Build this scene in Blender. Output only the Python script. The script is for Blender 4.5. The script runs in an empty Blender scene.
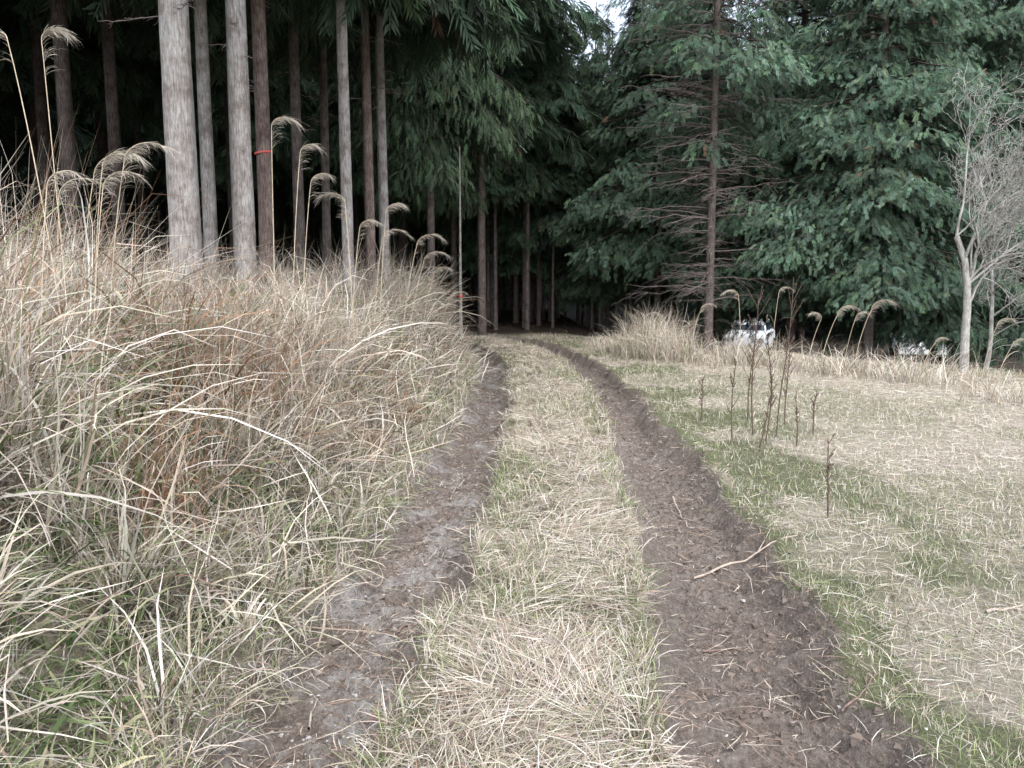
import bpy, math, random
import numpy as np
RS = np.random.RandomState
random.seed(5)
C = bpy.context.scene.collection
R = math.radians
F = 796.0; CAMZ = 1.45; PITCH = math.atan(104/796.0)

# ---------------------------------------------------------------- tags
def tag(o, label=None, cat=None, group=None, kind=None):
    if label: o['label'] = label
    if cat: o['category'] = cat
    if group: o['group'] = group
    if kind: o['kind'] = kind
    return o
def empty(name, loc, rz=0, sc=1.0):
    o = bpy.data.objects.new(name, None); C.objects.link(o)
    o.location = loc; o.rotation_euler = (0, 0, rz); o.scale = (sc, sc, sc)
    o.empty_display_size = 0.1
    return o
def link(name, me, mat=None, parent=None, loc=None):
    o = bpy.data.objects.new(name, me); C.objects.link(o)
    if mat is not None and len(me.materials) == 0: me.materials.append(mat)
    if parent: o.parent = parent
    if loc is not None: o.location = loc
    return o

# ---------------------------------------------------------------- mesh from numpy
def qmesh(name, V, Q, col=None, smooth=False, mat=None):
    V = np.ascontiguousarray(V, dtype=np.float32).reshape(-1, 3)
    Q = np.ascontiguousarray(Q, dtype=np.int32).reshape(-1, 4)
    me = bpy.data.meshes.new(name)
    me.vertices.add(len(V)); me.vertices.foreach_set('co', V.ravel())
    me.loops.add(Q.size); me.loops.foreach_set('vertex_index', Q.ravel())
    me.polygons.add(len(Q)); me.polygons.foreach_set('loop_start', np.arange(0, Q.size, 4, dtype=np.int32))
    me.polygons.foreach_set('use_smooth', np.full(len(Q), smooth, dtype=bool))
    me.update(calc_edges=True)
    if col is not None:
        a = me.color_attributes.new(name='col', type='FLOAT_COLOR', domain='POINT')
        c4 = np.ones((len(V), 4), dtype=np.float32); c4[:, :3] = col
        a.data.foreach_set('color', c4.ravel())
    if mat is not None: me.materials.append(mat)
    return me

def hashn(ix, iy, seed):
    h = np.sin(ix*127.1 + iy*311.7 + seed*74.7)*43758.5453
    return h - np.floor(h)
def vnoise(x, y, seed=0):
    x = np.asarray(x, dtype=np.float64); y = np.asarray(y, dtype=np.float64)
    ix = np.floor(x); iy = np.floor(y); fx = x-ix; fy = y-iy
    fx = fx*fx*(3-2*fx); fy = fy*fy*(3-2*fy)
    a = hashn(ix, iy, seed); b = hashn(ix+1, iy, seed); c = hashn(ix, iy+1, seed); d = hashn(ix+1, iy+1, seed)
    return (a*(1-fx)+b*fx)*(1-fy) + (c*(1-fx)+d*fx)*fy
def fbm(x, y, seed=0, o=4):
    s = 0; a = .5
    for i in range(o):
        s = s + a*vnoise(x*2**i, y*2**i, seed+i*3.3); a *= .5
    return s
def sst(x, a, b):
    t = np.clip((x-a)/(b-a), 0, 1); return t*t*(3-2*t)

# ---------------------------------------------------------------- track centreline and terrain
ctrl = np.array([(-.40,-8),(-.12,-1),(.075,2.2),(.215,3.6),(.32,5.2),(.49,9.6),(.38,14.0),(-.25,17.6),(-1.8,20.6),(-4.5,22.8),(-9,24.6),(-20,27),(-60,34)], dtype=float)
def catmull(P, n=14):
    out = []
    Q = np.vstack([2*P[0]-P[1], P, 2*P[-1]-P[-2]])
    for i in range(1, len(Q)-2):
        for k in range(n):
            t = k/n
            out.append(.5*((2*Q[i])+(-Q[i-1]+Q[i+1])*t+(2*Q[i-1]-5*Q[i]+4*Q[i+1]-Q[i+2])*t*t+(-Q[i-1]+3*Q[i]-3*Q[i+1]+Q[i+2])*t**3))
    out.append(P[-1]); return np.array(out)
CL = catmull(ctrl)
def lat(x, y):
    """signed distance from the track centreline (negative = left)"""
    x = np.asarray(x, float).ravel(); y = np.asarray(y, float).ravel()
    res = np.empty(len(x))
    A = CL[:-1]; B = CL[1:]; D = B-A; L2 = (D**2).sum(1)
    for s in range(0, len(x), 20000):
        xs = x[s:s+20000, None]; ys = y[s:s+20000, None]
        t = np.clip(((xs-A[:,0])*D[:,0]+(ys-A[:,1])*D[:,1])/L2, 0, 1)
        dx = xs-(A[:,0]+t*D[:,0]); dy = ys-(A[:,1]+t*D[:,1])
        d2 = dx*dx+dy*dy
        k = d2.argmin(1); r = np.arange(len(k))
        cr = D[k,0]*dy[r,k]-D[k,1]*dx[r,k]
        res[s:s+20000] = np.sqrt(d2[r,k])*np.where(cr > 0, -1, 1)
    return res
def edge(x, y):   # >0 beyond the far edge of the meadow
    return (x-1.8)*.803+(y-18.5)*.596 + .7*(vnoise(x*.6, y*.6, 9)-.5)
def rutq(x, y, ad):
    return np.abs(ad+.11*(fbm(x*2.2, y*1.9, 3, 4)-.45)*2-.80)+.06*(vnoise(x*9, y*7, 63)-.5)+.05*sst(y, 4.5, 9)
def height(x, y, d=None, fine=True):
    x = np.asarray(x, float).ravel(); y = np.asarray(y, float).ravel()
    if d is None: d = lat(x, y)
    ad = np.abs(d)
    q = rutq(x, y, ad)
    rut = 1-sst(q, .16, .36)
    z = -.13*rut + .05*(1-sst(ad, .1, .45))
    z = z + .045*np.exp(-((q-.39)/.07)**2)*(.1+1.6*vnoise(x*5, y*5, 44))
    lb = -d
    z = z + .58*sst(lb, 1.12, 2.2) + .20*sst(lb, 2.2, 5) + .035*np.clip(lb-4, 0, 30)
    z = z + .05*sst(d, 1.1, 1.9)
    e = edge(x, y)
    z = z - 1.72*sst(e, .6, 9)*sst(x, 1.5, 5.5)*sst(d, 1.5, 4)
    far = np.maximum(np.maximum(y-60, -x-40), x-46)
    z = z + np.where(far > 0, 16*(1-np.exp(-np.clip(far,0,400)/22)), 0)  # outer terrain rise added to block horizon sky and keep its light out
    if fine:
        amp = .010+.05*sst(lb, 1.3, 3)+.02*sst(e,0,1)
        z = z + amp*(fbm(x*2.2, y*2.2, 1)-.5)*2
        z = z + rut*(.085*(fbm(x*6, y*4, 21, 4)-.46) + .026*(vnoise(x*33, y*33, 5)-.5))
        z = z + rut*.034*np.tanh(2*np.sin(y*38+20*np.abs(q)))*sst(vnoise(x*1.5, y*.9, 31), .2, .45)
        z = z + (1-rut)*.018*(vnoise(x*25, y*25, 6)-.5)*(ad < 6)
    return z
def H(x, y): return float(height([x], [y])[0])
def X(px, Y): return (px-512)/F*Y
def Zat(py, Y):
    v = (384-py)/F; cp, sp = math.cos(PITCH), math.sin(PITCH)
    return CAMZ + Y*(-sp+v*cp)/(cp+v*sp)
def gp(px, py, dz=0.0):
    u = (px-512)/F; v = (384-py)/F; cp, sp = math.cos(PITCH), math.sin(PITCH)
    dz_ = -sp+v*cp; t = (CAMZ-dz)/-dz_
    return (u*t, t*(cp+v*sp))

# ---------------------------------------------------------------- materials
def nmat(name):
    m = bpy.data.materials.new(name); m.use_nodes = True
    nt = m.node_tree; nt.nodes.clear()
    return m, nt, nt.nodes, nt.links
def leaf_mat(name, trans=.25):
    m, nt, N, L = nmat(name)
    out = N.new('ShaderNodeOutputMaterial')
    d = N.new('ShaderNodeBsdfDiffuse')
    a = N.new('ShaderNodeVertexColor'); a.layer_name = 'col'
    L.new(a.outputs['Color'], d.inputs['Color'])
    if trans > 0:
        mix = N.new('ShaderNodeMixShader'); t = N.new('ShaderNodeBsdfTranslucent')
        L.new(a.outputs['Color'], t.inputs['Color']); mix.inputs[0].default_value = trans
        L.new(d.outputs[0], mix.inputs[1]); L.new(t.outputs[0], mix.inputs[2]); L.new(mix.outputs[0], out.inputs[0])
    else: L.new(d.outputs[0], out.inputs[0])
    return m
def noise(N, L, vec, scale, detail=5, rough=.6):
    n = N.new('ShaderNodeTexNoise'); n.inputs['Scale'].default_value = scale
    n.inputs['Detail'].default_value = detail; n.inputs['Roughness'].default_value = rough
    L.new(vec, n.inputs['Vector']); return n
def ramp(N, L, fac, stops):
    r = N.new('ShaderNodeValToRGB'); e = r.color_ramp.elements
    while len(e) < len(stops): e.new(.5)
    for k, (p, c) in enumerate(stops):
        e[k].position = p; e[k].color = (*c, 1)
    L.new(fac, r.inputs[0]); return r
def bark_mat(name, c0, c1, c2):
    m, nt, N, L = nmat(name)
    out = N.new('ShaderNodeOutputMaterial'); b = N.new('ShaderNodeBsdfPrincipled')
    b.inputs['Roughness'].default_value = .9; b.inputs['Specular IOR Level'].default_value = .15
    tc = N.new('ShaderNodeTexCoord'); mp = N.new('ShaderNodeMapping'); mp.inputs['Scale'].default_value = (1, 1, .13)
    L.new(tc.outputs['Object'], mp.inputs[0])
    n1 = noise(N, L, mp.outputs[0], 75, 6, .75)
    n2 = noise(N, L, tc.outputs['Object'], 5.5, 7, .7)
    r = ramp(N, L, n1.outputs[0], [(.34, c0), (.5, c1), (.66, c2)])
    r2 = ramp(N, L, n2.outputs[0], [(.34, (.55, .49, .45)), (.5, (.95, .93, .9)), (.66, (1.2, 1.24, 1.2))])
    mx = N.new('ShaderNodeMix'); mx.data_type = 'RGBA'; mx.blend_type = 'MULTIPLY'; mx.inputs[0].default_value = 1
    L.new(r.outputs[0], mx.inputs[6]); L.new(r2.outputs[0], mx.inputs[7])
    L.new(mx.outputs[2], b.inputs['Base Color'])
    bp = N.new('ShaderNodeBump'); bp.inputs['Strength'].default_value = .9; bp.inputs['Distance'].default_value = .014
    L.new(n1.outputs[0], bp.inputs['Height']); L.new(bp.outputs[0], b.inputs['Normal'])
    L.new(b.outputs[0], out.inputs[0]); return m
def plain(name, col, rough=.7, spec=.3, var=.25, scale=30, metal=0):
    m, nt, N, L = nmat(name)
    out = N.new('ShaderNodeOutputMaterial'); b = N.new('ShaderNodeBsdfPrincipled')
    b.inputs['Roughness'].default_value = rough; b.inputs['Specular IOR Level'].default_value = spec; b.inputs['Metallic'].default_value = metal
    tc = N.new('ShaderNodeTexCoord'); n = noise(N, L, tc.outputs['Object'], scale)
    r = ramp(N, L, n.outputs[0], [(.3, tuple(c*(1-var) for c in col)), (.7, tuple(min(1, c*(1+var)) for c in col))])
    L.new(r.outputs[0], b.inputs['Base Color']); L.new(b.outputs[0], out.inputs[0]); return m

M_grass = leaf_mat('dry_grass', .22)
M_fol = leaf_mat('conifer_foliage', .0)
M_litter = leaf_mat('litter', .0)
M_bark_grey = bark_mat('bark_grey', (.13, .12, .12), (.27, .26, .26), (.40, .392, .395))
M_bark_red = bark_mat('bark_red', (.06, .046, .042), (.155, .122, .114), (.25, .205, .195))
M_bark_dark = bark_mat('bark_dark', (.025, .021, .02), (.07, .058, .057), (.12, .104, .10))
M_bark_pale = bark_mat('bark_pale', (.20, .20, .195), (.38, .38, .375), (.56, .56, .55))
M_deadwood = plain('dead_twig', (.16, .135, .135), .9, .1)
M_stem = plain('straw_stem', (.48, .41, .31), .7, .2)
M_weed = plain('weed_stem', (.11, .078, .064), .9, .1)
M_stick = plain('stick_wood', (.38, .32, .27), .85, .15, .35, 40)
M_stick2 = plain('stick_wood_dark', (.19, .14, .12), .85, .15, .35, 40)
M_tape = plain('red_tape', (.5, .10, .08), .5, .3, .1)

def ground_mat():
    m, nt, N, L = nmat('ground')
    out = N.new('ShaderNodeOutputMaterial'); b = N.new('ShaderNodeBsdfPrincipled')
    b.inputs['Roughness'].default_value = .78; b.inputs['Specular IOR Level'].default_value = .35
    tc = N.new('ShaderNodeTexCoord'); a = N.new('ShaderNodeVertexColor'); a.layer_name = 'col'
    sp = N.new('ShaderNodeSeparateColor'); L.new(a.outputs[0], sp.inputs[0])
    P = tc.outputs['Object']
    nA = noise(N, L, P, 3.0, 7, .7); nB = noise(N, L, P, 42, 6, .72)
    straw = ramp(N, L, nB.outputs[0], [(.3, (.20, .175, .14)), (.5, (.39, .345, .28)), (.7, (.58, .53, .44))])
    green = ramp(N, L, nB.outputs[0], [(.3, (.06, .07, .035)), (.55, (.15, .165, .085)), (.75, (.30, .285, .19))])
    mud1 = ramp(N, L, nB.outputs[0], [(.3, (.085, .067, .057)), (.5, (.185, .153, .132)), (.74, (.32, .278, .248))])
    mud2 = ramp(N, L, nB.outputs[0], [(.3, (.21, .202, .192)), (.6, (.42, .41, .395))])
    mm = ramp(N, L, nA.outputs[0], [(.47, (0, 0, 0)), (.60, (1, 1, 1))])
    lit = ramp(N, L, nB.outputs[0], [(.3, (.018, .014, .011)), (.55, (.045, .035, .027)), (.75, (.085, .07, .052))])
    def mix(f, x, y):
        k = N.new('ShaderNodeMix'); k.data_type = 'RGBA'
        L.new(f, k.inputs[0]); L.new(x, k.inputs[6]); L.new(y, k.inputs[7]); return k.outputs[2]
    mulf = N.new('ShaderNodeMath'); mulf.operation = 'MULTIPLY'; mulf.inputs[1].default_value = .8
    L.new(mm.outputs[0], mulf.inputs[0])
    sx = N.new('ShaderNodeSeparateXYZ'); L.new(P, sx.inputs[0])
    mr0 = N.new('ShaderNodeMapRange'); mr0.inputs[1].default_value = .6; mr0.inputs[2].default_value = -.2; mr0.inputs[3].default_value = .15; mr0.inputs[4].default_value = 1
    L.new(sx.outputs[0], mr0.inputs[0])
    m2 = N.new('ShaderNodeMath'); m2.operation = 'MULTIPLY'; L.new(mulf.outputs[0], m2.inputs[0]); L.new(mr0.outputs[0], m2.inputs[1])
    mud = mix(m2.outputs[0], mud1.outputs[0], mud2.outputs[0])
    def rough(ch, lo, hi, w=.5):
        s = N.new('ShaderNodeMath'); s.operation = 'SUBTRACT'; L.new(nB.outputs[0], s.inputs[0]); s.inputs[1].default_value = .5
        mu = N.new('ShaderNodeMath'); mu.operation = 'MULTIPLY_ADD'; L.new(s.outputs[0], mu.inputs[0]); mu.inputs[1].default_value = w; L.new(sp.outputs[ch], mu.inputs[2])
        mr = N.new('ShaderNodeMapRange'); mr.interpolation_type = 'SMOOTHSTEP'; mr.inputs[1].default_value = lo; mr.inputs[2].default_value = hi
        L.new(mu.outputs[0], mr.inputs[0]); return mr.outputs[0]
    c = mix(rough(1, .15, .85), straw.outputs[0], green.outputs[0])
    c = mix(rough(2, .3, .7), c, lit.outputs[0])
    c = mix(rough(0, .3, .6, .9), c, mud)
    L.new(c, b.inputs['Base Color'])
    bp = N.new('ShaderNodeBump'); bp.inputs['Strength'].default_value = 1.0; bp.inputs['Distance'].default_value = .032
    ad = N.new('ShaderNodeMath'); ad.operation = 'ADD'; L.new(nB.outputs[0], ad.inputs[0]); L.new(nA.outputs[0], ad.inputs[1])
    L.new(ad.outputs[0], bp.inputs['Height']); L.new(bp.outputs[0], b.inputs['Normal'])
    L.new(b.outputs[0], out.inputs[0]); return m

def meadow_green(x, y, d):
    wide = 2.0+2.6*fbm(x*.5, y*.4, 4, 3)
    a = (1-sst(d, 1.2, wide+.6))*(.35+.9*sst(fbm(x*1.6, y*1.1, 52, 4), .36, .56))
    b = .55*sst(fbm(x*.6, y*.45, 18, 3), .46, .60)*(1-sst(d, 3, 8))
    return np.clip(np.maximum(a, b)+.03, 0, 1)

# ---------------------------------------------------------------- ground sheet
xs = np.concatenate([-np.geomspace(400, 3.0, 60), np.arange(-2.95, -1.3, .04), np.arange(-1.3, 1.7, .0165), np.arange(1.7, 3.2, .04), np.geomspace(3.25, 400, 75)])
ys = np.concatenate([np.linspace(-300, -4, 12), np.arange(-3, 1.6, .2), 1.6*1.0068**np.arange(0, 412), np.geomspace(27, 600, 45)])
GX, GY = np.meshgrid(xs, ys); gx = GX.ravel(); gy = GY.ravel()
gd = lat(gx, gy); gz = height(gx, gy, gd)
q = rutq(gx, gy, np.abs(gd))
mask_r = 1-sst(q, .26, .44)
mask_r = np.maximum(mask_r, .6*(1-sst(-gd, 1.15, 1.7))*(gd < -.8)*sst(fbm(gx*3, gy*3, 47, 2), .3, .5))
mask_r = np.maximum(mask_r, .75*(1-sst(np.abs(gd), 1.2, 1.9))*sst(gy, 15, 20))
mask_g = np.where(gd > 1, .8*meadow_green(gx, gy, gd), sst(fbm(gx*.9, gy*.7, 40), .42, .6)*.6+.3*(1-sst(np.abs(gd+1.4), .1, .5))+.5*sst(-gd, 1.4, 2.2))
ge = edge(gx, gy)
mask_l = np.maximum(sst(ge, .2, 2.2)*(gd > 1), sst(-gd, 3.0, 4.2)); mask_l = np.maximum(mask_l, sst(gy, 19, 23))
nx, ny = len(xs), len(ys)
idx = np.arange(nx*ny).reshape(ny, nx)
Q = np.stack([idx[:-1,:-1], idx[:-1,1:], idx[1:,1:], idx[1:,:-1]], -1)
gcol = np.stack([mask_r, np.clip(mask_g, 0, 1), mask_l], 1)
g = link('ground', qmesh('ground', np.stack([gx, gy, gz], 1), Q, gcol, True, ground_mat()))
tag(g, 'dirt track ground with two muddy ruts, meadow and forest floor', 'ground', kind='structure')

# ---------------------------------------------------------------- blades
def blades(P0, az, Lh, th0, curl, wid, col, S=5, twist=None, tipcol=1.12, power=1.3):
    n = len(P0)
    t = np.linspace(0, 1, S+1)
    tm = (t[:-1]+t[1:])/2
    pw = power[:, None] if isinstance(power, np.ndarray) else power
    th = th0[:, None] + curl[:, None]*tm[None]**pw
    ds = (Lh/S)[:, None]
    hx = np.concatenate([np.zeros((n,1)), np.cumsum(np.sin(th)*ds, 1)], 1)
    hz = np.concatenate([np.zeros((n,1)), np.cumsum(np.cos(th)*ds, 1)], 1)
    ca = np.cos(az)[:, None]; sa = np.sin(az)[:, None]
    side = .12*np.sin(t[None]*3+az[:, None]*7)*Lh[:, None]*t[None]
    x = P0[:, 0:1]+hx*ca-side*sa; y = P0[:, 1:2]+hx*sa+side*ca; z = P0[:, 2:3]+hz
    c = np.stack([x, y, z], -1)
    if twist is None: twist = np.zeros(n)
    tw = twist[:, None]*(.3+t[None])
    sx = -sa*np.cos(tw); sy = ca*np.cos(tw); sz = np.sin(tw)*np.ones_like(x)
    prof = np.clip(np.minimum(.5+t*2.5, 1)*(1-t**2.2)+.06, 0, 1)[None]*wid[:, None]*.5
    off = np.stack([sx*prof, sy*prof, sz*prof], -1)
    V = np.stack([c-off, c+off], 2)
    V = V.reshape(n, (S+1)*2, 3)
    base = (np.arange(n)*(S+1)*2)[:, None]
    k = np.arange(S)*2
    Qd = np.stack([base+k, base+k+1, base+k+3, base+k+2], -1)
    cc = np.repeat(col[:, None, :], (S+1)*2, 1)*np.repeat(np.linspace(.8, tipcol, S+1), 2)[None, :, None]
    return V.reshape(-1, 3), Qd.reshape(-1, 4), np.clip(cc.reshape(-1, 3), 0, .85)
def join(parts):
    Vs, Qs, Cs = [], [], []; o = 0
    for V, Qd, c in parts:
        V = V.reshape(-1, 3)
        Vs.append(V); Qs.append(Qd.reshape(-1, 4)+o); Cs.append(c); o += len(V)
    return np.concatenate(Vs), np.concatenate(Qs), np.concatenate(Cs)
PAL = np.array([(.61,.55,.465),(.52,.46,.38),(.38,.325,.26),(.73,.69,.62),(.28,.195,.15),(.20,.24,.115),(.30,.345,.185),(.13,.175,.08)])
def pick(rs, n, w):
    w = np.array(w, float)
    if w.ndim == 1: k = rs.choice(len(PAL), n, p=w/w.sum())
    else:
        w = w/w.sum(1, keepdims=True); cu = w.cumsum(1); k = (rs.rand(n)[:, None] > cu).sum(1).clip(0, len(PAL)-1)
    c = PAL[k]*(rs.uniform(.7, 1.2, (n, 1)))
    return c*rs.uniform(.95, 1.05, (n, 3))
def wmix(a, b, t): return np.array(a)[None]*(1-t[:, None])+np.array(b)[None]*t[:, None]
def CX(yy): return np.interp(yy, CL[:, 1][:140], CL[:, 0][:140])

# --- left bank: tall dry grass growing in clumps
rs = RS(1)
nc = 2900
cy_ = 1.4*(18.5/1.4)**rs.rand(nc); cd_ = -(1.20+rs.rand(nc)**.95*4.2); cx_ = CX(cy_)+cd_
keep = (cx_ > -(cy_*.72+1.6)) & (fbm(cx_*1.6, cy_*1.6, 141, 2) > .25)
cx_, cy_, cd_ = cx_[keep], cy_[keep], cd_[keep]; nc = len(cx_)
csc = rs.uniform(.35, 1.25, nc); cty = rs.rand(nc); ccol = rs.uniform(.5, 1.15, nc)
per = 34
k = np.repeat(np.arange(nc), per); n = len(k)
az = rs.uniform(0, 6.283, n)
rr = np.abs(rs.normal(0, .05, n))*(1+cy_[k]*.04)
xx = cx_[k]+rr*np.cos(az); yy = cy_[k]+rr*np.sin(az); dd = cd_[k]+rr*np.cos(az)
zz = height(xx, yy)
nearr = sst(yy, 3, 6)
tall = sst(-dd, 1.15, 2.4-.5*nearr)*(.18+.82*sst(yy-.9*(-xx-1.2), 1.1, 2.6))
L_ = (.24+.86*tall*rs.uniform(.4, 1.12, n))*csc[k]
L_ *= 1+.22*sst(yy, 8, 12)*sst(-dd, 1.3, 2)*(1-sst(-dd, 2.6, 3.6))
L_ *= 1+.30*sst(-xx/yy, .42, .60)*sst(yy, 2.2, 3)*(1-sst(yy, 6, 9))
lean = np.abs(rs.normal(.20, .26, n))
az2 = az+rs.normal(0, .6, n)
pull = rs.rand(n) < .10; az2 = np.where(pull, rs.normal(-.35, .6, n), az2)
kind = rs.rand(n)
curl = np.where(kind < .36, rs.uniform(-.1, .7, n), np.where(kind < .76, rs.uniform(.7, 2.2, n), rs.uniform(1.4, 2.7, n)))
power = np.where(kind < .76, 1.2, rs.uniform(2.5, 5, n))
pn = fbm(cx_*.8, cy_*.8, 55, 3)[k]
green = np.clip((1-tall)*.6+.75*sst(pn, .47, .55)*(.3+.7*cty[k]), 0, 1)*.66
col = pick(rs, n, wmix([5, 4.6, 3, 5.2, .7, .35, .4, .1], [1.9, 1.9, 1.3, 1.6, .3, 2.6, 2.8, 1.6], green))*ccol[k][:, None]
rust = np.maximum(sst(fbm(cx_*1.7, cy_*1.7, 88, 2), .46, .54), np.maximum(np.exp(-((cx_+2.3)**2+(cy_-6.6)**2)/.35), np.exp(-((cx_+1.7)**2+(cy_-4.9)**2)/.12)))[k]
br = rust*(rs.rand(n) < .62)
col = col*(1-br[:, None]*.78)+np.array((.38, .20, .11))*br[:, None]*.78*ccol[k][:, None]
lod = 1+np.clip(yy-3, 0, 20)*.07
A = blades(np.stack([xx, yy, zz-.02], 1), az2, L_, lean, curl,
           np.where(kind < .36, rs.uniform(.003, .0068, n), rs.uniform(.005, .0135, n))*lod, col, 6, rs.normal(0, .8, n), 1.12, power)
n2 = 60000
y2 = 1.15*(17.5/1.15)**(rs.rand(n2)**1.15); d2 = -(1.03+rs.rand(n2)**1.25*3.2); x2 = CX(y2)+d2
kp = (x2 > -(y2*.72+1.4)) & (rs.rand(n2) < .45+1.3*sst(fbm(x2*3, y2*3, 78, 3), .35, .55)); x2, y2, d2 = x2[kp], y2[kp], d2[kp]; n2 = len(x2)
t2 = sst(-d2, 1.2, 2.3)*(.3+.7*sst(y2, 1.8, 2.6)); z2 = height(x2, y2)
gg = np.clip(.6*(1-t2)+.4*sst(fbm(x2, y2, 31, 3), .42, .55), 0, 1)
c2 = pick(rs, n2, wmix([4, 4, 3, 3.5, 1, .4, .5, .2], [2.4, 2.1, 1.6, 2.2, .5, 2.3, 3.0, 1.6], gg))
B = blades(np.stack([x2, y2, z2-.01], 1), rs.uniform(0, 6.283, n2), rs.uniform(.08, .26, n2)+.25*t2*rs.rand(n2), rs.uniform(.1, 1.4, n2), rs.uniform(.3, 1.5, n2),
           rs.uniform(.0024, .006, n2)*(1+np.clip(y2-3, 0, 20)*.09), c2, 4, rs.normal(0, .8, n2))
n3 = 17000
k3 = rs.choice(n, n3); p = np.stack([xx[k3]+rs.normal(0, .12, n3), yy[k3]+rs.normal(0, .12, n3), zz[k3]+rs.uniform(0, .5, n3)*tall[k3]], 1)
D = blades(p, rs.uniform(0, 6.283, n3), rs.uniform(.2, .65, n3), rs.uniform(.3, 1.8, n3), rs.uniform(-.2, 1.0, n3), rs.uniform(.003, .011, n3)*lod[k3], pick(rs, n3, [5, 4, 2, 6, .6, .2, .2, 0]), 4, rs.normal(0, .8, n3))
n4 = 2800
k4 = rs.choice(n, n4); kp = (tall[k4] > .35) & (rs.rand(n4) < .8); k4 = k4[kp]; n4 = len(k4)
E = blades(np.stack([xx[k4], yy[k4], zz[k4]], 1), rs.uniform(0, 6.283, n4), rs.uniform(.6, 1.2, n4)*(.6+.4*tall[k4]), np.abs(rs.normal(0, .22, n4)), rs.uniform(0, .25, n4), rs.uniform(.003, .0055, n4)*lod[k4], pick(rs, n4, [4, 5, 3, 5, 1, .3, .2, 0]), 4)
V, Qd, cc = join([A, B, D, E])
tag(link('tall_dry_grass', qmesh('tall_dry_grass', V, Qd, cc, False, M_grass)), 'tall tangled straw coloured grass covering the left bank', 'grass', kind='stuff')

# --- bamboo grass leaves, green, broader
n = 15000
yy = 1.5*(15/1.5)**rs.rand(n); dd = -(1.25+rs.rand(n)**1.1*2.6); xx = CX(yy)+dd
keep = (fbm(xx*1.2, yy*1.2, 99, 3) > .43) & (xx > -(yy*.72+1)); xx, yy, dd = xx[keep], yy[keep], dd[keep]; n = len(xx)
zz = height(xx, yy)+rs.rand(n)**1.1*(.05+.7*sst(-dd, 1.3, 2.4)*sst(yy, 2, 3.2))
gcl = np.array([(.13,.18,.08),(.19,.24,.12),(.28,.31,.18),(.09,.13,.06),(.42,.40,.27)])[rs.randint(0, 5, n)]*rs.uniform(.8, 1.2, (n, 1))
V, Qd, cc = blades(np.stack([xx, yy, zz], 1), rs.uniform(0, 6.283, n), rs.uniform(.08, .24, n), rs.uniform(.5, 1.6, n), rs.uniform(.1, 1, n), rs.uniform(.007, .019, n), gcl, 4, rs.normal(0, .6, n))
tag(link('bamboo_grass', qmesh('bamboo_grass', V, Qd, cc, False, M_grass)), 'green bamboo grass leaves scattered low in the dry left bank', 'bamboo grass', kind='stuff')

# --- centre strip
rs = RS(2)
n = 105000
yy = 1.9*(19.5/1.9)**rs.rand(n); dd = rs.uniform(-.62, .62, n); xx = CX(yy)+dd
qq = rutq(xx, yy, np.abs(dd))
keep = (qq > .30+.18*rs.rand(n)-.03*sst(yy, 5, 9)) & (np.abs(dd) < .57) & (rs.rand(n) < .25+1.5*sst(fbm(xx*3.5, yy*3.5, 13, 3), .33, .55))
xx, yy, dd = xx[keep], yy[keep], dd[keep]; n = len(xx); zz = height(xx, yy)
eg = sst(np.abs(dd), .18, .40)
gm = np.clip(.08+.85*eg*(fbm(xx*2, yy*1.2, 14, 3) > .43)+.7*sst(fbm(xx*1.3, yy*.9, 15, 3), .47, .57), 0, 1)
col = pick(rs, n, wmix([5, 4.5, 2.8, 4.4, .7, .2, .3, .05], [1.8, 1.6, 1.0, 1.3, .4, 2.7, 3.4, 1.6], gm*.85))
lod = 1+np.clip(yy-3, 0, 20)*.13
up = rs.rand(n) < .20+.45*gm
th0 = np.where(up, rs.uniform(.1, .9, n), rs.uniform(1.2, 1.58, n)); cu = np.where(up, rs.uniform(.2, 1.4, n), rs.uniform(-.05, .3, n))
az0 = fbm(xx*2.5, yy*2.5, 71, 2)*12
azz = np.where(up, rs.uniform(0, 6.283, n), az0+rs.normal(0, .9, n))
lf = rs.uniform(.06, .26, n)*(1-.4*eg)
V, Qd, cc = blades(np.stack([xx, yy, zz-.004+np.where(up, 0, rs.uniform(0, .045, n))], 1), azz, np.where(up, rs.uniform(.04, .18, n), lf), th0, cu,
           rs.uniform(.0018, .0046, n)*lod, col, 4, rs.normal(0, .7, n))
tag(link('track_strip_grass', qmesh('track_strip_grass', V, Qd, cc, False, M_grass)), 'matted straw and green grass strip between the two wheel ruts', 'grass', kind='stuff')

# meadow
n = 340000
yy = 2.0*(20/2.0)**rs.rand(n); w = yy*.70+1.5
dd = 1.0+rs.rand(n)*12; xx = CX(yy)+dd
ed = edge(xx, yy); qq = rutq(xx, yy, np.abs(dd))
keep = (xx < w) & (ed < 1.0) & (qq > .27+.24*rs.rand(n)) & (rs.rand(n) < .6+1.0*sst(fbm(xx*2.6, yy*2.6, 17, 3), .3, .55))
xx, yy, dd, ed = xx[keep], yy[keep], dd[keep], ed[keep]; n = len(xx); zz = height(xx, yy)
gm = meadow_green(xx, yy, dd)
tus = sst(ed, -1.3, .3)*sst(fbm(xx*1.5, yy*1.5, 27, 2), .40, .55)
gm = np.maximum(gm, .6*sst(ed, -1.2, .2)*sst(xx, 3.5, 5))
col = pick(rs, n, wmix([5.5, 3.4, .9, 7.5, .3, .08, .12, .02], [2.6, 1.6, .7, 2.0, .25, 2.1, 4.8, 1.0], gm*.9))
lod = 1+np.clip(yy-3, 0, 20)*.16
up = rs.rand(n) < .2+.5*gm
Lh = rs.uniform(.04, .11, n)*(1+1.5*tus)*(.7+.7*fbm(xx*1.8, yy*1.8, 19, 2)); Lh = np.where(up, Lh*.8, Lh*1.3)
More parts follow.
